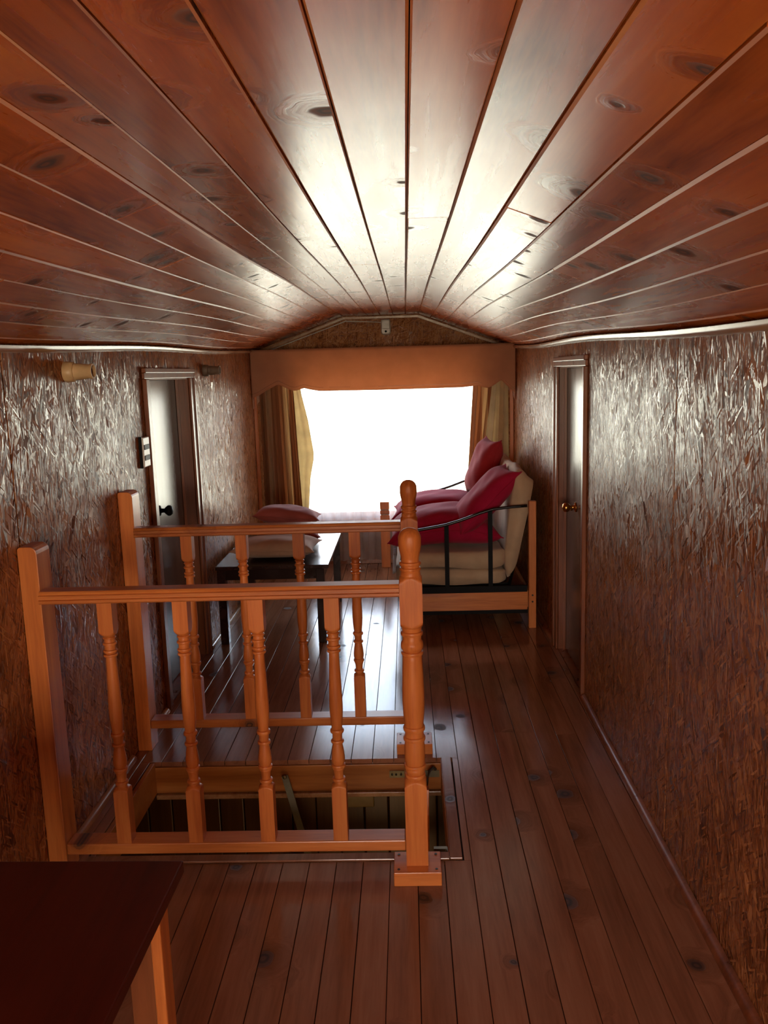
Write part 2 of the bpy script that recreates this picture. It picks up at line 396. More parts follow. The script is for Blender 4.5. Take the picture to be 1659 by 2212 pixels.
# ceiling deck and boards
mb = MB()
ys = [Y0-.1+i*(Y1-Y0+.2)/30 for i in range(31)]
mb.loft([[(x, y, zc(x, y)+.019) for x in (-1.30, XC0, XC1, .95)]+[(x, y, zc(x, y)+.05) for x in (.95, XC1, XC0, -1.30)] for y in ys])
ceiling = tag(build(mb, 'ceiling', M_DECK), kind='structure')
seams = [.0125-.0985*i for i in range(6)][::-1]
xs = seams[0]; left = []
while True:
    xs -= .0925
    if xs < XL+.02: break
    left.append(xs)
seams = [XL+.002]+left[::-1]+seams+[XC1]
xs = XC1
while xs+.0925 < .79: xs += .0925; seams.append(xs)
seams.append(None)
CJ = {}
for i in range(len(seams)-1):
    xa = seams[i]; last = seams[i+1] is None; xb = .81 if last else seams[i+1]
    cuts = [Y0]; y = Y0+random.uniform(1.2, 3.0)
    while y < Y1-.6: cuts.append(y); y += random.uniform(1.5, 3.1)
    cuts.append(Y1)
    if -.50 < (xa+xb)/2 < 0.0: cuts = [Y0, 1.0 if i % 2 else -.4, 3.02, Y1] if i % 2 == 0 else [Y0, 3.02, Y1]
    sag = random.uniform(-.0012, .0012)
    for p, q in zip(cuts, cuts[1:]):
        g = random.uniform(.0006, .0014); dz = sag+random.uniform(-.0008, .0008); ca, cb_ = random.uniform(.0022, .0042), random.uniform(.0018, .0036)
        n = max(2, int((q-p)/.22)); rings = []
        for t in range(n+1):
            y = p+.0008+(q-p-.0016)*t/n
            a = xa+g; b = (XR(y)-.002 if last else xb-g)
            drop = dz
            if -.58 < a < -.45: drop -= .005*math.exp(-((y-2.3)/.9)**2)*0
            za, zb = zc(a, y)+drop, zc(b, y)+drop
            zb2 = zb
            if -.60 < xa < -.56: zb2 = zb-.0075*math.exp(-((y-2.55)/.8)**2)       # the board that has sprung loose
            mid1, mid2 = a+ca, b-cb_
            f1, f2 = ca/(b-a), 1-cb_/(b-a)
            rings.append([(a, y, za+.017), (a, y, za+ca*.9), (mid1, y, za+(zb2-za)*f1), (mid2, y, za+(zb2-za)*f2), (b, y, zb2+cb_*.9), (b, y, zb+.017)])
        fm = []
        for t in range(n): fm += [0, 1, 0, 1, 0, 0]
        build(MB().loft(rings), 'ceiling_board', M_CEIL, ceiling, mats=[M_CEDGE], fmat=fm+[0, 0])

# side walls: backing slab with the doorway, strand-board panels on it
DL = (3.785, 4.495, 1.545)      # left doorway: y0, y1, top
DR = (3.845, 4.465, 1.545)
def side_wall(name, X, sgn, door, panels, mat):
    y0, y1, zt = door; mb = MB()
    def slab(a, b, z0, z1, t0, t1):
        def xx(y, t): return (X if sgn < 0 else XR(y))+sgn*t
        e0 = z1 if z1 is not None else zc(xx(a, 0), a)+.012; e1 = z1 if z1 is not None else zc(xx(b, 0), b)+.012
        return [(xx(a, t0), a, z0), (xx(a, t1), a, z0), (xx(b, t1), b, z0), (xx(b, t0), b, z0), (xx(a, t0), a, e0), (xx(a, t1), a, e0), (xx(b, t1), b, e1), (xx(b, t0), b, e1)]
    for a, b, z0, z1 in ((Y0-.1, y0-.018, -.02, None), (y1+.018, Y1+.1, -.02, None), (y0-.018, y1+.018, zt+.018, None)): mb.hexa(slab(a, b, z0, z1, .012, .085))
    w = tag(build(mb, name, M_DECK), kind='structure')
    for a, b, z0 in panels: build(MB().hexa(slab(a+.0040, b-.0040, z0, None, 0, .0105)), 'wall_panel', mat, w)
    return w
wl = side_wall('wall_left', XL, -1, DL, [(Y0, -.02, 0), (-.02, 1.20, 0), (1.20, 2.42, 0), (2.42, 3.767, 0), (3.767, 4.513, 1.563), (4.513, Y1, 0)], M_OSB_L)
wr = side_wall('wall_right', .8, 1, DR, [(Y0, .07, 0), (.07, 1.29, 0), (1.29, 2.515, 0), (2.515, 3.827, 0), (3.827, 4.46, 1.563), (4.46, 4.483, 1.563), (4.483, Y1, 0)], M_OSB_L)

# end wall with the window
WX0, WX1, WZ0, WZ1 = -.91, .59, .38, 1.62
mb = MB()
def poly_prism(pts, y0, y1):
    return MB().loft([[(x, y0, z) for x, z in pts], [(x, y1, z) for x, z in pts]])
for a, b in (((XL-.08, 6.71, -.02), (WX0, 6.80, 1.62)), ((WX1, 6.71, -.02), (.92, 6.80, 1.62)), ((WX0, 6.71, -.02), (WX1, 6.80, WZ0))): mb.box(a, b)
mb.loft([[(x, y, z) for x, z in ((XL-.08, 1.62), (.92, 1.62), (.92, zc(.82, 6.7)+.02), (XC1, zc(XC1, 6.7)+.02), (XC0, zc(XC0, 6.7)+.02), (XL-.08, zc(XL, 6.7)+.02))] for y in (6.71, 6.80)])
wb = tag(build(mb, 'wall_far', M_DECK), kind='structure')
build(BX((XL, 6.70, 0), (WX0-.0, 6.71, 1.62)), 'wall_panel', M_OSB_F, wb)
build(BX((WX1, 6.70, 0), (.826, 6.71, 1.62)), 'wall_panel', M_OSB_F, wb)
build(BX((WX0, 6.70, 0), (WX1, 6.71, WZ0)), 'wall_panel', M_CASE, wb)
build(poly_prism([(XL, 1.62), (.826, 1.62), (.826, zc(.826, 6.7)), (XC1, zc(XC1, 6.7)), (XC0, zc(XC0, 6.7)), (XL, zc(XL, 6.7))], 6.70, 6.71), 'wall_panel', M_OSB_F, wb)
# back wall behind the camera with an assumed window opening for the added light
mb = MB()
for a, b in (((XL-.08, Y0-.08, -.02), (-.65, Y0, 1.9)), ((.45, Y0-.08, -.02), (.9, Y0, 1.9)), ((-.65, Y0-.08, -.02), (.45, Y0, .75)), ((-.65, Y0-.08, 1.55), (.45, Y0, 1.9))): mb.box(a, b)
tag(build(mb, 'wall_back', M_OSB_F), kind='structure')

# window
win = tag(build(MB().box((WX0, 6.715, WZ0), (WX0+.05, 6.775, WZ1)).box((WX1-.05, 6.715, WZ0), (WX1, 6.775, WZ1)).box((WX0+.05, 6.715, WZ0), (WX1-.05, 6.775, WZ0+.05)).box((WX0+.05, 6.715, WZ1-.05), (WX1-.05, 6.775, WZ1)), 'window_1', M_PINE_Z, bevel=.003), kind='structure')
build(BX((WX0+.05, 6.742, WZ0+.05), (WX1-.05, 6.747, WZ1-.05)), 'pane', M_GLASS, win)
build(BX((WX0-.04, 6.655, WZ0-.025), (WX1+.04, 6.70, WZ0)), 'sill', M_PINE_X, win, bevel=.004)

# baseboards and mouldings
def rod_profile(r): return [(0, 0), (r, 0), (r*.92, r*.38), (r*.71, r*.71), (r*.38, r*.92), (0, r)]
def strip(name, xf, zf, sgn, ylist, r, mat, down=False):
    rings = []
    for y in ylist:
        rings.append([(xf(y)+sgn*(.0015+px), y, zf(y)+(-1 if down else 1)*(pz+.0005)) for px, pz in rod_profile(r)])
    return tag(build(MB().loft(rings), name, mat, smooth='auto'), kind='structure')
strip('baseboard_left', lambda y: XL, lambda y: 0, 1, (Y0+.01, 2.38), .02, M_TRIM)
strip('baseboard_left', lambda y: XL, lambda y: 0, 1, (2.51, 3.20), .02, M_TRIM)
strip('baseboard_left', lambda y: XL, lambda y: 0, 1, (3.35, 3.69), .02, M_TRIM)
strip('baseboard_left', lambda y: XL, lambda y: 0, 1, (4.59, 6.69), .02, M_TRIM)
strip('baseboard_right', XR, lambda y: 0, -1, (Y0+.01, 3.755), .024, M_CASE)
strip('baseboard_right', XR, lambda y: 0, -1, (4.56, 6.69), .024, M_CASE)
strip('trim_1', lambda y: XL, lambda y: zc(XL, y)-.002, 1, [Y0+.01+i*.25 for i in range(34)], .021, M_TRIM, True)
strip('trim_2', XR, lambda y: zc(XR(y), y)-.002, -1, [Y0+.01+i*.25 for i in range(34)], .024, M_TRIM, True)
tag(build(BX((WX0, 6.682, .0), (.82, 6.699, .055)), 'baseboard_far', M_CASE, bevel=.003), kind='structure')
def beam(name, p, q, w, d, mat, y0):
    p = Vector((p[0], y0, p[1])); q = Vector((q[0], y0, q[1])); u = (q-p).normalized(); v = Vector((u.z, 0, -u.x))
    mb = MB().hexa([p, q, q+Vector((0, d, 0)), p+Vector((0, d, 0)), p+v*w, q+v*w, q+v*w+Vector((0, d, 0)), p+v*w+Vector((0, d, 0))])
    return tag(build(mb, name, mat, bevel=.002), kind='structure')
tag(build(BX((XL+.001, 6.40, .021), (XL+.026, 6.425, 1.69)), 'trim_6', M_PINE_Z, bevel=.002), kind='structure')
tag(build(BX((.795, 6.44, .025), (.822, 6.465, 1.68)), 'trim_7', M_PINE_Z, bevel=.002), kind='structure')
e = .004
beam('trim_3', (XL+.03, zc(XL+.03, 6.68)-e-.004), (XC0, zc(XC0, 6.68)-e-.004), .022, .018, M_TRIM, 6.681)
beam('trim_4', (XC0, zc(XC0, 6.68)-e-.004), (XC1, zc(XC1, 6.68)-e-.004), .020, .018, M_TRIM, 6.681)
beam('trim_5', (XC1, zc(XC1, 6.68)-e-.004), (.80, zc(.80, 6.68)-e-.004), .022, .018, M_TRIM, 6.681)

# doors
def door(name, side, d, knob_y, knob_mat, kr):
    y0, y1, zt = d; s = -1 if side == 'L' else 1
    X = (lambda y: XL) if side == 'L' else XR
    Xm = X((y0+y1)/2); rec = .068 if side == 'L' else .040
    leaf = BX((Xm+s*rec if s > 0 else Xm+s*(rec+.035), y0+.002, .008), (Xm+s*(rec+.035) if s > 0 else Xm+s*rec, y1-.002, zt-.002))
    lo = tag(build(leaf, name, M_LEAF, bevel=.001), kind='structure')
    t = .018
    def bxx(a, b): return BX((min(a[0], b[0]), a[1], a[2]), (max(a[0], b[0]), b[1], b[2]))
    for nm, a, b in (('jamb', (Xm-s*.001, y0-t, 0), (Xm+s*.10, y0, zt)), ('jamb', (Xm-s*.001, y1, 0), (Xm+s*.10, y1+t, zt)), ('head_jamb', (Xm-s*.001, y0-t, zt), (Xm+s*.10, y1+t, zt+t))):
        build(bxx(a, b), nm, M_CASE, lo)
    # stop beads against the leaf
    for a, b in (((Xm+s*(rec-.016), y0, 0), (Xm+s*(rec-.002), y0+.007, zt)), ((Xm+s*(rec-.016), y1-.007, 0), (Xm+s*(rec-.002), y1, zt))): build(bxx(a, b), 'stop_bead', M_CASE, lo)
    cw = .075
    def casing(ya, yb, za, zb, inner):
        mb = MB(); x0 = Xm-s*.002
        # stepped architrave: thick outer back-band, thinner inner
        if inner == 'h':
            mb.box((min(x0, x0-s*.012), ya, za), (max(x0, x0-s*.012), yb, zb-.022)).box((min(x0, x0-s*.020), ya, zb-.022), (max(x0, x0-s*.020), yb, zb))
        elif inner == 'hi':
            mb.box((min(x0, x0-s*.012), ya, za), (max(x0, x0-s*.012), yb-.022, zb)).box((min(x0, x0-s*.020), yb-.022, za), (max(x0, x0-s*.020), yb, zb))
        else:
            mb.box((min(x0, x0-s*.020), ya, za), (max(x0, x0-s*.020), ya+.022, zb)).box((min(x0, x0-s*.012), ya+.022, za), (max(x0, x0-s*.012), yb, zb))
        return mb
    build(casing(y0-cw-.005, y0-.006, 0, zt+.006, 'lo'), 'casing', M_CASE, lo, bevel=.003)
    build(casing(y1+.006, y1+cw+.005, 0, zt+.006, 'hi'), 'casing', M_CASE, lo, bevel=.003)
    build(casing(y0-cw-.005, y1+cw+.005, zt+.007, zt+.055, 'h'), 'casing', M_CASE, lo, bevel=.003)
    kx = Xm+s*rec
    prof = [(.001, 0), (.026, 0), (.026, .005), (.012, .009), (.010, .026), (.016, .032), (kr, .044), (kr, .056), (kr*.7, .066), (.001, .069)]
    k = build(MB().lathe([(r, -s*h) for r, h in prof], (kx, knob_y, .905 if side == 'L' else .842), 'x', 20), 'door_knob', knob_mat, lo, smooth=True)
    return lo, kx
for sx0, sx1, (a, b, c_) in ((-1.27, XL, DL), (.79+.0055*4, .92, DR)):
    tag(build(BX((sx0, a-.017, -.02), (sx1, b+.017, .003)), 'threshold', M_CASE), kind='structure')
tag(build(MB().box((-1.62, 3.5, -.1), (-1.6, 4.8, 1.75)).box((-1.6, 3.5, -.12), (-1.256, 4.8, -.1)).box((-1.6, 3.48, -.1), (-1.256, 3.5, 1.75)).box((-1.6, 4.8, -.1), (-1.256, 4.82, 1.75)).box((-1.6, 3.5, 1.73), (-1.256, 4.8, 1.75)), 'wall_left_light_block', M_DECK), kind='structure')  # unseen dark box added behind the left door to stop outside light leaking in
tag(build(MB().box((1.3, 3.5, -.1), (1.32, 4.8, 1.75)).box((.96, 3.5, -.12), (1.3, 4.8, -.1)).box((.9, 3.48, -.1), (1.3, 3.5, 1.75)).box((.9, 4.8, -.1), (1.3, 4.82, 1.75)).box((.91, 3.5, 1.73), (1.3, 4.8, 1.75)), 'wall_right_light_block', M_DECK), kind='structure')  # same added enclosure behind the right door, only blocks leaking light
d1, kx1 = door('door_1', 'L', DL, 4.045, M_BLACKP, .026)
d2, kx2 = door('door_2', 'R', DR, 4.215, M_BRASS, .024)
build(MB().tube([(kx2-.004, 4.33, .83), (kx2-.012, 4.31, .832), (kx2-.020, 4.25, .838)], .0025, 6), 'latch_hook', M_BRASS, d2, smooth=True)
build(MB().lathe([(.001, 0), (.010, 0), (.010, -.008), (.001, -.010)], (kx2, 4.325, .815), 'x', 12), 'latch_eye', M_BRASS, d2, smooth=True)

# ------------------------------------------------------------ hatch in the floor
hatch = tag(empty('floor_hatch', (-.48, 2.83, 0)), 'open rectangular floor hatch framed in pine between the two balustrades', 'hatch')
def hb(a, b, name, mat, **kw): return build(BX(a, b), name, mat, hatch, **kw)
hb((HX0-.018, HY0-.022, -.135), (HX1+.02, HY0-.0, -.001), 'box_side', M_SHAFT, bevel=.002)
hb((HX0-.018, HY1, -.135), (HX1+.02, HY1+.022, -.022), 'box_side', M_SHAFT, bevel=.002)
hb((HX0-.018, HY0, -.135), (HX0, HY1, -.001), 'box_side', M_SHAFT, bevel=.002)
hb((HX1, HY0, -.135), (HX1+.02, HY1, -.003), 'box_side', M_SHAFT, bevel=.002)
hb((HX1+.002, HY0-.040, -.002), (HX1+.042, HY1+.004, .006), 'frame_strip', M_FLOOR, bevel=.002)
hb((HX0-.02, HY0-.042, -.002), (HX1+.000, HY0-.004, .006), 'frame_strip', M_FLOOR, bevel=.002)
hb((HX0-.0, HY1-.014, -.156), (HX1, HY1+.012, -.137), 'ledge', M_TRIM, bevel=.002)
# panelled wall of the room below seen through the hatch
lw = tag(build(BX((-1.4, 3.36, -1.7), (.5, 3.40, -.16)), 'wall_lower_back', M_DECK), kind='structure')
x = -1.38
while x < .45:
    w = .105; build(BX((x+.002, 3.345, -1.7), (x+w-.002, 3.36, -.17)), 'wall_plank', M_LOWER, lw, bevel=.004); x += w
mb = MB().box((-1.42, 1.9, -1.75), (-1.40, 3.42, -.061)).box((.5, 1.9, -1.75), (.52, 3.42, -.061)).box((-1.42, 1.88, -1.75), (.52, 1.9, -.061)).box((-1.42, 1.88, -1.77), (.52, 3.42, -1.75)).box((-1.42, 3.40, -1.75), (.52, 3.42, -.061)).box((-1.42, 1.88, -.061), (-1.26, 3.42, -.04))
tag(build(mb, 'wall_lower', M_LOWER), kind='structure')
# switch box on the lower wall
sb = tag(build(BX((-.298, 3.318, -.295), (-.180, 3.345, -.215)), 'junction_box', M_OCHREP, org=(-.255, 3.345, -.23), bevel=.005), 'ochre plastic box on the panelled wall seen down through the hatch', 'box')
# folding stay, ladder side, bracket, rope
def plank_between(p, q, w, t, n=(0, 1, 0)):
    p, q, n = Vector(p), Vector(q), Vector(n).normalized(); u = (q-p).normalized(); v = u.cross(n).normalized()*w/2; n = n*t/2
    return MB().hexa([p-v-n, p+v-n, p+v+n, p-v+n, q-v-n, q+v-n, q+v+n, q-v+n])
build(plank_between((-.532, 3.152, -.058), (-.40, 3.06, -.52), .028, .004), 'stay_arm', M_STEEL, hatch, bevel=.001)
st = bpy.context.scene.collection.objects[-1]
build(MB().lathe([(.001, 0), (.010, 0), (.008, -.006), (.001, -.007)], (-.532, 3.149, -.062), 'y', 14), 'bolt', M_STEEL, st, smooth=True)
hg = build(BX((-.105, 3.159, -.078), (-.045, 3.164, -.050)), 'hinge', M_STEEL, hatch)
build(BX((.04, 3.159, -.078), (.098, 3.164, -.050)), 'hinge', M_STEEL, hatch)
for x in (-.094, -.078, -.058): build(MB().lathe([(.001, 0), (.0045, 0), (.004, -.003), (.001, -.003)], (x, 3.158, -.064), 'y', 10), 'screw', M_SCREW, hg, smooth=True)
rope = [(.082, 3.14, -.035), (.072, 3.13, -.022), (.058, 3.12, -.03), (.046, 3.11, -.07), (.038, 3.10, -.12), (.030, 3.09, -.18), (.028, 3.08, -.25)]
tag(build(MB().tube(rope, .006, 8), 'rope', plain('dark_rope', (.05, .04, .03), .9), org=(.05, 3.11, -.1), smooth=True), 'dark rope looped down into the right end of the hatch', 'rope')
ld = empty('loft_ladder', (0, 2.75, -.4)); tag(ld, 'pale pine loft ladder descending below the right end of the hatch', 'ladder')
build(plank_between((.040, 3.02, -.05), (.01, 2.55, -1.5), .022, .085, (0, .95, -.3)), 'stile', M_PINE_Z, ld, bevel=.002)
build(plank_between((-.40, 3.02, -.55), (-.43, 2.70, -1.5), .022, .085, (0, .95, -.3)), 'stile', M_PINE_Z, ld, bevel=.002)
for i in range(4):
    t = .42+i*.17; y = 3.02-.47*t; z = -.05-1.45*t
    build(BX((-.42, y-.04, z-.01), (.02, y+.04, z+.012)), 'rung', M_PINE_X, ld, bevel=.002)
br = tag(build(MB().box((.055, 2.515, -.006), (.098, 2.53, .001)).box((.092, 2.51, -.04), (.100, 2.535, -.004)), 'corner_bracket', M_STEEL, org=(.08, 2.52, 0)), 'small grey metal bracket at the near right corner of the hatch', 'bracket')

# ------------------------------------------------------------ balustrades
def turned(cx, cy, prof, s, bands, n=32):
    """prof: radius/height pairs from the bottom; bands: height ranges where the timber is left square (half side s)"""
    rings = []
    for r, h in prof:
        ring = []
        for j in range(n):
            t = 2*math.pi*j/n+math.pi/4; q = s/max(abs(math.cos(t)), abs(math.sin(t)))
            rr = min(r, q); ring.append((cx+rr*math.cos(t), cy+rr*math.sin(t), h))
        rings.append(ring)
    return MB().loft(rings)
def arch(h0, h1, r0, s, up=True, k=6):
    """rings that turn a round of radius r0 into the full square (corner radius s*1.42)"""
    out = []
    for i in range(k+1):
        t = i/k; r = r0+(s*1.415-r0)*math.sin(t*math.pi/2) if up else r0+(s*1.415-r0)*math.cos(t*math.pi/2)
        out.append((r, h0+(h1-h0)*t))
    return out
def ringbead(h, rh, r0, r1):
    r0 -= .0012; r1 += .0008
    return [(r0, h-rh), (r1-.0012, h-rh*.75), (r1, h-rh*.2), (r1, h+rh*.2), (r1-.0012, h+rh*.75), (r0, h+rh)]
def baluster_profile(z0, zt):
    s = .0225; k = (zt-z0)/.79
    Z = lambda z: z0+(z-.105)*k
    p = [(s*1.415, Z(.105)), (s*1.415, Z(.274))]+arch(Z(.275), Z(.290), .0165, s, False)
    p += ringbead(Z(.302), .006, .0155, .020)+[(.0150, Z(.320)), (.0160, Z(.330)), (.0190, Z(.338))]+ringbead(Z(.347), .006, .0185, .0215)
    p += [(.0205, Z(.362)), (.0210, Z(.375)), (.0185, Z(.398)), (.0155, Z(.416))]+ringbead(Z(.428), .006, .0155, .0195)+[(.0150, Z(.442)), (.0155, Z(.452))]+ringbead(Z(.462), .007, .017, .0205)
    p += [(.0165, Z(.476)), (.0190, Z(.500)), (.0205, Z(.530)), (.0205, Z(.560)), (.0190, Z(.610)), (.0170, Z(.660)), (.0158, Z(.700)), (.0155, Z(.712))]
    p += ringbead(Z(.720), .005, .0160, .0205)+ringbead(Z(.733), .005, .0175, .0205)+[(.0165, Z(.743)), (.0165, Z(.749))]+ringbead(Z(.757), .005, .0175, .0205)+[(.0165, Z(.766)), (.0160, Z(.770))]+ringbead(Z(.775), .003, .0165, .0190)
    p += arch(Z(.780), Z(.800), .0165, s, True)+[(s*1.415, Z(.895))]
    return p, s
def newel_profile(dz=0.):
    s = .0335
    p = [(s*1.415, .046), (s*1.415, .300)]+arch(.301, .322, .0290, s, False)
    p += ringbead(.331, .007, .0280, .0310)+[(.0285, .342), (.0300, .352)]+ringbead(.362, .007, .0300, .0330)+[(.0305, .375), (.0315, .400), (.0310, .425), (.0295, .440)]
    p += ringbead(.452, .007, .0300, .0335)+[(.0285, .465), (.0280, .473)]+ringbead(.484, .008, .0300, .0325)
    p += [(.0290, .500), (.0320, .530), (.0335, .570), (.0330, .610), (.0310, .670), (.0295, .700), (.0295, .712)]
    p += ringbead(.722, .006, .0285, .0325)+[(.0290, .731), (.0325, .736), (.0340, .746), (.0325, .756), (.0280, .761), (.0280, .774)]+ringbead(.783, .007, .0290, .0325)+[(.0290, .795), (.0300, .801)]
    p += arch(.802, .826, .0300, s, True)+[(s*1.415, .935)]+arch(.936, .960, .0300, s, False)
    p += [(.0300, .966), (.0280, .972)]+ringbead(.979, .005, .0280, .0310)+[(.0280, .988)]+ringbead(.996, .006, .0285, .0315)+[(.0260, 1.005), (.0262, 1.012), (.0280, 1.022), (.0315, 1.036), (.0345, 1.050), (.0350, 1.062), (.0335, 1.076), (.0285, 1.088), (.0190, 1.097), (.008, 1.101), (.001, 1.102)]
    return [(r, z+dz*(z/1.1)) for r, z in p], s
def balustrade(yc, tops, label, dz, postz, label_gap):
    """yc = centre line; rails between wall post and newel"""
    t = tag(empty('balustrade', (-.55, yc, 0)), label, 'balustrade', 'pine balustrades round the hatch')
    nx = .0
    pr, s = newel_profile(dz); build(turned(nx, yc-.002, pr, s, None, 40), 'newel_post', M_TURN, t, smooth='auto')
    bp = build(MB().box((-.073, yc-.070, 0), (.073, yc+.045, .045)), 'base_plate', M_PINE_X, t, bevel=.002)
    for x in (-.058, .058):
        for y in (yc-.052, yc+.028):
            build(MB().lathe([(.001, .0455), (.0045, .0455), (.004, .0468), (.001, .0468)], (x, y, 0), 'z', 10), 'screw', M_SCREW, bp)
    # moulded handrail: profile in y,z
    zt = .935+dz; y0, y1 = yc-.018, yc+.048
    prof = [(y0+.004, zt-.038), (y0, zt-.034), (y0, zt-.0265), (y0+.006, zt-.0245), (y0+.006, zt-.0215), (y0, zt-.0195), (y0, zt-.0125), (y0+.006, zt-.0105), (y0+.004, zt-.004), (y0+.008, zt), (y1-.008, zt), (y1-.002, zt-.004), (y1-.003, zt-.009), (y1, zt-.012), (y1, zt-.034), (y1-.004, zt-.038)]
    x0, x1 = XL+.062, -.0345
    build(MB().loft([[(x0, y, z) for y, z in prof], [(x1, y, z) for y, z in prof]]), 'handrail', M_PINE_X, t)
    # the lower rail
    build(BX((x0, yc+.005, .072+dz), (x1, yc+.075, .108+dz)), 'bottom_rail', M_PINE_X, t, bevel=.004)
    bpz, s2 = baluster_profile(.108+dz, zt-.037)
    first = None
    for x in tops:
        if first is None:
            first = build(turned(x, yc+.030, bpz, s2, None), 'baluster', M_TURN, t, smooth='auto'); fx = x
        else:
            c = first.copy(); link(c); c.parent = t; c.location = (x-fx, 0, 0)
    # post fixed to the wall, rounded top corners
    px0, px1 = XL+.002, XL+.060; R = .022; pts = [(px0, 0), (px1, 0), (px1, postz-R)]
    pts += [(px1-R+R*math.cos(a), postz-R+R*math.sin(a)) for a in (i*math.pi/12 for i in range(1, 7))]
    pts += [(px0+.010-.010*math.sin(a), postz-.010+.010*math.cos(a)) for a in (i*math.pi/8 for i in range(0, 4))]+[(px0, postz-.010)]
    build(MB().loft([[(x, yc+.006, z) for x, z in pts], [(x, yc+.096, z) for x, z in pts]]), 'wall_post', M_PINE_Z, t, bevel=.002)
    return t
balustrade(2.386, (-.922, -.694, -.466, -.238), 'nearer pine balustrade in front of the hatch, its newel tallest in view', 0., 1.068, '')
balustrade(3.272, (-.905, -.682, -.450, -.222), 'farther pine balustrade beyond the hatch, seen behind the nearer one', .026, 1.105, '')

# ------------------------------------------------------------ foreground table
tb = tag(empty('side_table', (-.75, 1.0, 0)), 'dark mahogany topped table in the lower left corner of the picture', 'table')
T0 = .70
build(MB().hexa([(-1.14, .25, T0-.024), (-.437, .25, T0-.024), (-.418, 1.355, T0-.024), (-1.14, 1.365, T0-.024), (-1.14, .25, T0), (-.437, .25, T0), (-.418, 1.355, T0), (-1.14, 1.365, T0)]), 'table_top', M_TABLE, tb, bevel=.003)
build(BX((-1.10, .30, T0-.09), (-.52, .318, T0-.025)), 'apron', M_CASE, tb)
build(BX((-1.10, 1.262, T0-.09), (-.47, 1.280, T0-.025)), 'apron', M_CASE, tb)
build(BX((-.49, .318, T0-.09), (-.472, 1.26, T0-.025)), 'apron', M_CASE, tb)
for x, y in ((-.465, 1.283), (-.465, .30), (-1.11, 1.283), (-1.11, .30)):
    lg = build(BX((x, y, 0), (x+.019, y+.050, T0-.025)), 'leg', M_PINE_Z, tb, bevel=.003)
    build(BX((x-.050, y+.024, 0), (x-.001, y+.044, T0-.025)) if x > -.8 else BX((x+.022, y+.02, 0), (x+.07, y+.04, T0-.025)), 'leg_web', M_CASE, tb)

# ------------------------------------------------------------ low table by the left wall
ct = tag(empty('coffee_table', (-.8, 5.1, 0)), 'low dark-stained table against the left wall with cushions on it', 'table')
TZ = .470
build(BX((-1.125, 4.655, TZ-.022), (-.470, 5.60, TZ)), 'table_top', M_DARK, ct, bevel=.003)
for a, b in (((-1.09, 4.675, TZ-.085), (-.50, 4.695, TZ-.023)), ((-1.09, 5.56, TZ-.085), (-.50, 5.58, TZ-.023)), ((-1.09, 4.695, TZ-.085), (-1.07, 5.56, TZ-.023)), ((-.52, 4.695, TZ-.085), (-.50, 5.56, TZ-.023))): build(BX(a, b), 'apron', M_DARK, ct)
for x, y in ((-1.12, 4.665), (-.545, 4.665), (-1.12, 5.535), (-.525, 5.535)): build(BX((x, y, 0), (x+.048, y+.05, TZ-.023)), 'leg', M_DARK, ct, bevel=.003)

# ------------------------------------------------------------ cushions
def cushion(name, mat, size, loc, rot, label, group=None, bend=0., seed=1, puff=1., seam=True, parent=None, edge=.10, flop=0.):
    a, b, T = size[0]/2, size[1]/2, size[2]/2; n = 26; rnd = random.Random(seed)
    ph = [rnd.uniform(0, 6.28) for _ in range(8)]
    Rm = Matrix.Rotation(rot[2], 3, 'Z') @ Matrix.Rotation(rot[1], 3, 'Y') @ Matrix.Rotation(rot[0], 3, 'X')
    def pt(u, v, sg):
        x = a*u*(1-edge*(1-v*v)*u*u); y = b*v*(1-edge*(1-u*u)*v*v)
        th = T*((max(0, 1-u**4)*max(0, 1-v**4))**.55)*(1-.12*(u*u+v*v)*puff)
        w = .006*math.sin(3*u+ph[0]+2*v)*math.sin(2.5*v+ph[1])+.003*math.sin(4*u*v+ph[2]+3*u)+.0012*math.sin(9*(u-v)+ph[3])
        th *= 1+w*4; z = sg*th+w*.8*(1-max(abs(u), abs(v))**6)
        z += bend*(u*u-.3)*a + flop*v*abs(v)*b
        q = Rm @ Vector((x, y, z)); return (q.x+loc[0], q.y+loc[1], q.z+loc[2])
    mb = MB()
    mb.grid(lambda i, j: pt(2*i-1, 2*j-1, 1), n, n); mb.grid(lambda i, j: pt(2*i-1, 2*j-1, -1), n, n)
    o = build(mb, name, mat, parent, org=loc, smooth=True)
    bm = bmesh.new(); bm.from_mesh(o.data); bmesh.ops.remove_doubles(bm, verts=bm.verts, dist=.0004); bmesh.ops.recalc_face_normals(bm, faces=bm.faces); bm.to_mesh(o.data); bm.free()
    o.data.polygons.foreach_set('use_smooth', [True]*len(o.data.polygons))
    if seam:
        ring = []
        for i in range(40): ring.append(((-1+2*i/40), -1))
        for i in range(40): ring.append((1, -1+2*i/40))
        for i in range(40): ring.append((1-2*i/40, 1))
        for i in range(41): ring.append((-1, 1-2*i/40))
        build(MB().tube([pt(u, v, 0) for u, v in ring], .003, 5), 'piping', mat, o, smooth=True)
    tag(o, label, 'cushion', group)
    return o
cushion('cushion', M_BEIGE, (.50, .36, .115), (-.80, 4.90, .536), (0, .02, -.03), 'beige cushion lying at the near end of the low dark table', seed=3, edge=.12)
cushion('cushion', M_ROSE, (.42, .36, .11), (-.79, 5.32, .530), (0, 0, .1), 'rose cushion underneath the other on the low dark table', 'rose cushions stacked on the low table', seed=5)
cushion('cushion', M_ROSE, (.42, .34, .12), (-.79, 5.34, .648), (-.05, .10, .06), 'rose cushion on top of its pair on the low dark table', 'rose cushions stacked on the low table', seed=8)

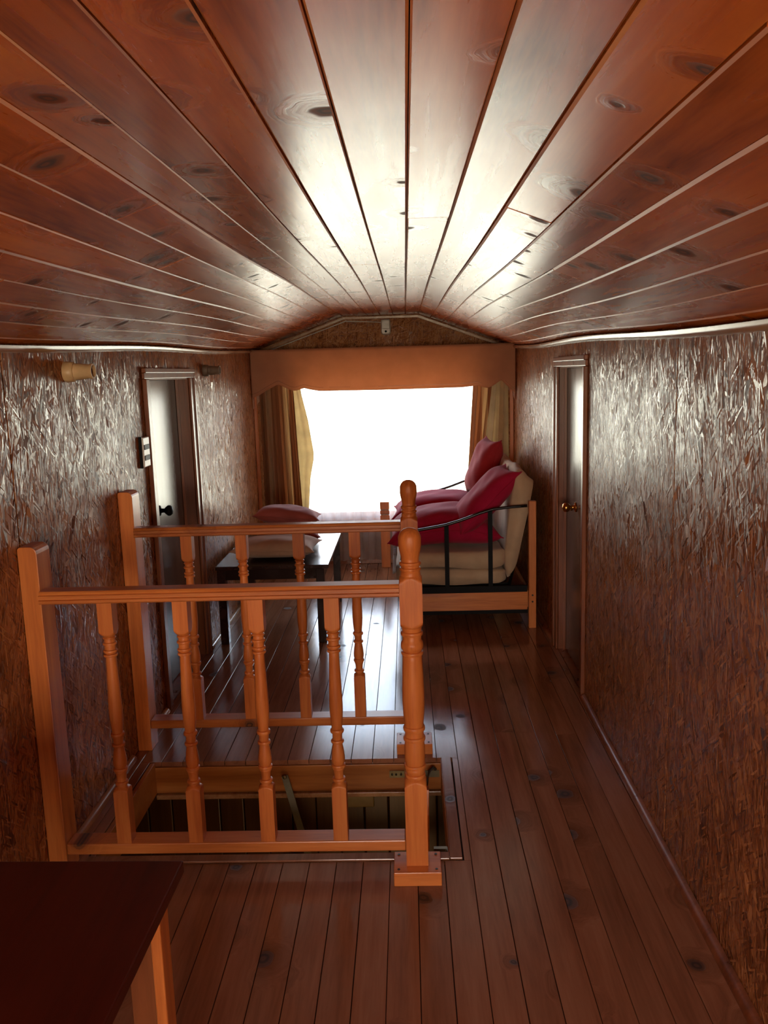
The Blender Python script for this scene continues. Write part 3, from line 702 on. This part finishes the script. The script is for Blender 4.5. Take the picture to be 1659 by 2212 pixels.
# ------------------------------------------------------------ futon sofa
sf = tag(empty('futon_sofa', (.36, 5.6, 0)), 'futon sofa with wood frame, black metal arms and cream mattress by the right wall', 'sofa')
YA, YB = 4.88, 6.33
def arm_z(x):
    P = [(-.02, .608), (.06, .616), (.21, .640), (.32, .671), (.42, .708), (.50, .731), (.60, .741), (.70, .746)]
    for (a, za), (b, zb) in zip(P, P[1:]):
        if x <= b: return za+(zb-za)*(x-a)/(b-a)
    return P[-1][1]
for y in (YA, YB):
    build(BX((.708, y-.02, 0), (.752, y+.02, .775)), 'post', M_PINE_Z, sf, bevel=.003)
    build(BX((-.03, y-.02, 0), (.014, y+.02, .30)), 'post', M_PINE_Z, sf, bevel=.003)
    rl = build(BX((.014, y-.012, .115), (.700, y+.012, .225)), 'end_rail', M_PINE_X, sf, bevel=.002)
    build(MB().tube([(x/100., y, arm_z(x/100.)) for x in range(-2, 74, 4)], .008, 8, flat=(.012, .009)), 'arm', M_BLACK, sf, smooth=True)
    for x in (.222, .482): build(BX((x-.013, y-.004, .24), (x+.013, y+.004, arm_z(x)-.003)), 'arm_bar', M_BLACKM, sf)
    build(BX((.0, y-.010, .225), (.70, y+.010, .262)), 'metal_end', M_BLACKM, sf)
    build(BX((.014, y-.008, .092), (.700, y+.010, .114)), 'lower_bar', M_BLACKM, sf)
for z in (.165, .205): build(MB().lathe([(.001, 0), (.006, 0), (.005, -.003), (.001, -.003)], (.73, YA-.021, z), 'y', 10), 'bolt', M_SCREW, sf)
build(BX((-.03, YA+.02, .12), (-.005, YB-.02, .225)), 'front_rail', M_PINE_X, sf, bevel=.003)
build(BX((.70, YA+.02, .12), (.722, YB-.02, .225)), 'back_rail', M_PINE_X, sf, bevel=.003)
sp_ = MB()
for i in range(12):
    y = YA+.08+i*(YB-YA-.16)/11; build(BX((-.0, y-.012, .240), (.60, y+.012, .262)), 'slat', M_BLACK, sf)
build(MB().tube([(.60, YA+.06, .25), (.73, YA+.06, .76)], .009, 8), 'back_rod', M_BLACK, sf, smooth=True)
build(MB().tube([(.60, YB-.06, .25), (.73, YB-.06, .76)], .009, 8), 'back_rod', M_BLACK, sf, smooth=True)
build(MB().tube([(.73, YA+.02, .74), (.73, YB-.02, .74)], .009, 8), 'back_rod', M_BLACK, sf, smooth=True)
# mattress: outline in x,z of each layer lofted along y, wavy
def slab_profile(name, pts, y0, y1, mat, parent, rad=.03, amp=.006, seed=0, label=None):
    rnd = random.Random(seed); n = len(pts); dense = []
    # Catmull-Rom through the outline
    for i in range(n):
        p0, p1, p2, p3 = (Vector((*pts[(i+k) % n], 0)) for k in (-1, 0, 1, 2))
        for t in (0, .25, .5, .75):
            q = .5*((2*p1)+(p2-p0)*t+(2*p0-5*p1+4*p2-p3)*t*t+(3*p1-3*p2+p3-p0)*t*t*t); dense.append((q.x, q.y))
    cx = sum(p[0] for p in dense)/len(dense); cz = sum(p[1] for p in dense)/len(dense)
    rings = []; m = 26; ph = rnd.uniform(0, 6)
    for j in range(m+1):
        t = j/m; y = y0+(y1-y0)*t; d = min(t, 1-t)*(y1-y0); sh = 1.-(.10*(1-min(1, d/rad))**2)
        ring = []
        for i, (x, z) in enumerate(dense):
            w = amp*(math.sin(y*9+ph+i*.35)+.6*math.sin(y*21+i*.8+ph)); 
            ring.append((cx+(x-cx)*sh+w*.5, y, cz+(z-cz)*sh+w))
        rings.append(ring)
    o = build(MB().loft(rings), name, mat, parent, smooth=True); return o
slab_profile('mattress', [(-.085, .31), (-.06, .275), (.15, .270), (.40, .268), (.565, .268), (.575, .31), (.565, .352), (.40, .356), (.15, .36), (-.06, .362)], YA+.03, YB-.03, M_FUTON, sf, seed=1)
slab_profile('mattress_fold', [(-.06, .41), (-.02, .372), (.20, .366), (.45, .362), (.56, .37), (.578, .42), (.55, .470), (.40, .462), (.20, .468), (-.02, .462)], YA+.03, YB-.03, M_FUTON, sf, seed=2)
slab_profile('backrest', [(.590, .290), (.630, .330), (.668, .46), (.700, .62), (.742, .83), (.745, .885), (.715, .925), (.672, .955), (.640, .93), (.622, .83), (.600, .68), (.582, .50), (.578, .36)], YA+.04, YB-.05, M_FUTON, sf, seed=3)
build(MB().grid(lambda u, v: (-.092-.008*math.sin(v*60)-.006*u, YA+.035+.26*v, .455-.11*u+.010*math.sin(v*37)), 6, 60), 'sheet_edge', M_SHEET, sf, smooth=True, solid=.003)
# red cushions
cushion('cushion', M_RED, (.70, .62, .22), (.21, 5.24, .575), (0, -.02, .02), 'large burgundy seat cushion at the near end of the futon sofa', 'burgundy seat cushions on the futon sofa', seed=11, bend=-.16, edge=.10, puff=.6)
cushion('cushion', M_RED, (.68, .60, .20), (.22, 5.86, .590), (0, -.02, -.03), 'large burgundy seat cushion at the far, window end of the sofa', 'burgundy seat cushions on the futon sofa', seed=12, bend=-.12, edge=.10, puff=.6)
cushion('cushion', M_RED, (.52, .44, .17), (.470, 5.12, .762), (0, -.78, .10), 'burgundy pillow leaning on the sofa back nearest to the camera', seed=13, edge=.13)
cushion('cushion', M_RED2, (.44, .42, .17), (.535, 5.86, .865), (0, -1.22, .16), 'red pillow standing on its corner at the window end of the sofa', seed=14, edge=.13)

# ------------------------------------------------------------ window dressing
def interp(P, t):
    for (a, va), (b, vb) in zip(P, P[1:]):
        if t <= b: return va+(vb-va)*(t-a)/(b-a)
    return P[-1][1]
def curtain(name, mat, L, Rr, z0, z1, y, folds, amp, label, cat='curtain', group=None, parent=None, nu=90, nv=30, solid=.002):
    """L, R: left and right edge as (z, x) pairs"""
    def pt(u, v):
        z = z0+(z1-z0)*v; xl, xr = interp(L, z), interp(Rr, z); x = xl+(xr-xl)*u
        a = amp*(.55+.45*(1-v)); return (x+.35*a*math.sin(2*math.pi*folds*u*2+1), y+a*math.sin(2*math.pi*folds*u+.8*math.sin(v*2))+.3*a*math.sin(2*math.pi*folds*2.3*u+v*2.5), z)
    o = build(MB().grid(pt, nu, nv), name, mat, parent, org=((L[0][1]+Rr[0][1])/2, y, z0), smooth=True, solid=solid)
    if label: tag(o, label, cat, group)
    return o
zt = 1.60
cl = curtain('curtain', M_CURT, [(.1, -1.145), (zt, -1.145)], [(.1, -.86), (.46, -.845), (1.45, -.875), (zt, -.88)], .08, zt, 6.50, 5.5, .026, 'striped tan and cream curtain hanging left of the window', group='striped curtains beside the window')
curtain('lining', M_CURTY, [(.1, -.85), (zt, -.885)], [(.1, -.80), (.46, -.792), (.75, -.765), (.92, -.728), (1.2, -.765), (1.42, -.812), (zt, -.82)], .08, zt, 6.485, 1.2, .010, None, parent=cl, nu=20)
c2 = curtain('curtain', M_CURT, [(.1, .47), (.61, .455), (1.41, .512), (zt, .52)], [(.1, .60), (.8, .595), (1.0, .60), (1.41, .655), (zt, .665)], .08, zt, 6.47, 2.5, .022, 'striped tan curtain hanging right of the window beside the sofa', group='striped curtains beside the window')
curtain('lining', M_CURTY, [(.1, .60), (.8, .60), (1.0, .605), (1.41, .655), (zt, .665)], [(.1, .80), (zt, .79)], .08, zt, 6.50, 2.2, .018, None, parent=c2)
curtain('sheer_curtain', M_SHEER, [(.05, -.93), (zt, -.93)], [(.05, .66), (zt, .66)], .05, zt, 6.60, 15, .016, 'long white sheer curtain covering the bright window', nu=260, nv=14, solid=0)
rod = tag(empty('curtain_rail', (-.17, 6.55, 1.62)), 'curtain rail hidden behind the tan pelmet', 'curtain rail')
build(MB().tube([(XL+.01, 6.56, 1.615), (.80, 6.56, 1.615)], .008, 8), 'rail', M_WHITEP, rod, smooth=True)
build(MB().tube([(-.2, 6.56, 1.615), (-.2, 6.699, 1.615)], .006, 8), 'bracket', M_WHITEP, rod, smooth=True)

# pelmet: cloth box with a scalloped lower edge
def pel_bottom(x):
    P = [(-1.168, 1.385), (-1.12, 1.40), (-1.06, 1.435), (-.975, 1.478), (-.955, 1.481), (-.92, 1.462), (-.87, 1.437), (-.835, 1.431), (-.80, 1.440), (-.765, 1.449), (-.72, 1.437), (-.65, 1.424), (-.126, 1.419), (.42, 1.421), (.50, 1.428), (.535, 1.434), (.575, 1.419), (.61, 1.412), (.65, 1.425), (.70, 1.460), (.715, 1.465), (.735, 1.445), (.78, 1.40), (.822, 1.362)]
    return interp(P, x)
vl = empty('pelmet', (-.17, 6.31, 1.4)); tag(vl, 'tan cloth pelmet box with scalloped lower edge across the window top', 'pelmet')
PX0, PX1 = -1.166, .818
def pel_y(x): return 6.345-.05*(x-PX0)/(PX1-PX0)
def pel(u, v):
    x = PX0+(PX1-PX0)*u; z0 = pel_bottom(x); z1 = 1.742-.006*u
    return (x, pel_y(x)+.002*math.sin(u*40)*(1-v)+.003*math.sin(u*11), z0+(z1-z0)*v)
build(MB().grid(pel, 200, 14), 'front', M_VAL, vl, smooth=True, solid=.006)
build(MB().grid(lambda u, v: (PX0+(PX1-PX0)*u, pel_y(PX0+(PX1-PX0)*u)-.004, pel_bottom(PX0+(PX1-PX0)*u)+.026+.0018*v), 200, 1), 'hem_stitch', M_CASE, vl, solid=.001)
build(MB().grid(lambda u, v: (PX0+.003, 6.347+.33*v, (1.30+.06*v)+(1.735-1.30)*u), 6, 8), 'return_side', M_VAL, vl, solid=.005)
build(MB().grid(lambda u, v: (PX1-.003, 6.297+.38*v, (1.325+.06*v)+(1.735-1.325)*u), 6, 8), 'return_side', M_VAL, vl, solid=.005)
build(MB().hexa([(PX0, 6.35, 1.728), (PX1, 6.30, 1.722), (PX1, 6.69, 1.722), (PX0, 6.69, 1.728), (PX0, 6.35, 1.738), (PX1, 6.30, 1.732), (PX1, 6.69, 1.732), (PX0, 6.69, 1.738)]), 'top_board', M_TRIM, vl)

# short wooden post in front of the sheer
ps = empty('window_post', (-.195, 6.55, 0)); tag(ps, 'short squared pine post with grooved head standing at the bright window', 'post')
build(BX((-.228, 6.53, 0), (-.154, 6.572, .425)), 'shaft', M_PINE_Z, ps, bevel=.003)
build(BX((-.224, 6.533, .425), (-.158, 6.569, .435)), 'groove', M_TRIM, ps)
build(BX((-.228, 6.53, .435), (-.154, 6.572, .464)), 'band', M_PINE_Z, ps, bevel=.004)
build(BX((-.224, 6.533, .464), (-.158, 6.569, .472)), 'groove', M_TRIM, ps)
build(BX((-.228, 6.53, .472), (-.154, 6.572, .532)), 'head', M_PINE_Z, ps, bevel=.004)

# ------------------------------------------------------------ small fittings
al = empty('motion_sensor', (-.143, 6.698, 1.90)); tag(al, 'white motion sensor fixed at the gable top above the pelmet', 'sensor')
def rr_plate(x0, x1, z0, z1, y0, y1, r, taper=0):
    pts = []
    for cx, cz, a0 in ((x1-r, z1-r, 0), (x0+r, z1-r, 90), (x0+r, z0+r, 180), (x1-r, z0+r, 270)):
        for k in range(5): a = math.radians(a0+k*22.5); pts.append((cx+r*math.cos(a), cz+r*math.sin(a)))
    cxm, czm = (x0+x1)/2, (z0+z1)/2
    return MB().loft([[(x, y1, z) for x, z in pts], [(x, y0+.01, z) for x, z in pts], [(cxm+(x-cxm)*.8, y0, czm+(z-czm)*.88) for x, z in pts]])
build(rr_plate(-.182, -.106, 1.842, 1.958, 6.640, 6.698, .018), 'housing', M_WHITEP, al, smooth='auto')
build(BX((-.176, 6.634, 1.885), (-.112, 6.642, 1.948)), 'lens', plain('sensor_lens', (.55, .52, .48), .3), al, bevel=.004)
build(MB().lathe([(.001, 0), (.009, 0), (.008, -.004), (.001, -.005)], (-.144, 6.641, 1.864), 'y', 14), 'eye', M_BLACKP, al, smooth=True)
tag(build(MB().tube([(-.17, 6.675, 1.935), (-.30, 6.675, 1.945), (-.46, 6.675, zc(-.46, 6.7)-.042), (-.75, 6.675, zc(-.75, 6.7)-.045), (-1.08, 6.675, zc(-1.08, 6.7)-.040)], .004, 6), 'cable', M_WHITEP, org=(-.6, 6.67, 1.9), smooth=True), 'white cable clipped under the gable trim left of the sensor', 'cable')

def socket(y, z, mat, label, k=1.):
    o = empty('lamp_socket', (XL, y, z)); tag(o, label, 'lamp socket', 'lamp sockets on the left wall')
    b = build(MB().lathe([(.001, .0), (.034*k, .0), (.036*k, .006), (.034*k, .030), (.030*k, .034), (.001, .034)], (XL+.001, y, z), 'x', 28), 'base', mat, o, smooth='auto')
    build(MB().lathe([(.024*k, .030), (.029*k, .036), (.0275*k, .042), (.0285*k, .046), (.024*k, .085), (.0265*k, .090), (.026*k, .098), (.021*k, .098), (.019*k, .055), (.001, .052)], (XL+.001, y, z), 'x', 28), 'holder', mat, o, smooth='auto')
    build(MB().lathe([(.001, .053), (.0185*k, .053), (.0185*k, .088), (.0175*k, .088), (.017*k, .056), (.001, .056)], (XL+.001, y, z), 'x', 20), 'contact', M_BRASS, o, smooth='auto')
    return o
socket(2.875, 1.583, M_CREAMP, 'empty cream lamp socket on the left wall, nearer than the door')
socket(4.86, 1.590, M_GREYP, 'empty dark lamp socket on the left wall beyond the door', .95)
sw = empty('light_switch', (XL, 3.665, 1.235)); tag(sw, 'white double wall switch with black rockers left of the door', 'switch')
build(BX((XL+.0005, 3.60, 1.168), (XL+.020, 3.688, 1.300)), 'cover', M_WHITEP, sw, bevel=.004)
for z in (1.198, 1.245): build(BX((XL+.019, 3.612, z), (XL+.0225, 3.676, z+.022)), 'rocker', M_BLACKP, sw, bevel=.001)
build(BX((XL+.0005, 3.597, 1.165), (XL+.014, 3.6005, 1.303)), 'side_plate', M_BLACKP, sw)

for o in bpy.data.objects:
    if '_o' in o: del o['_o']
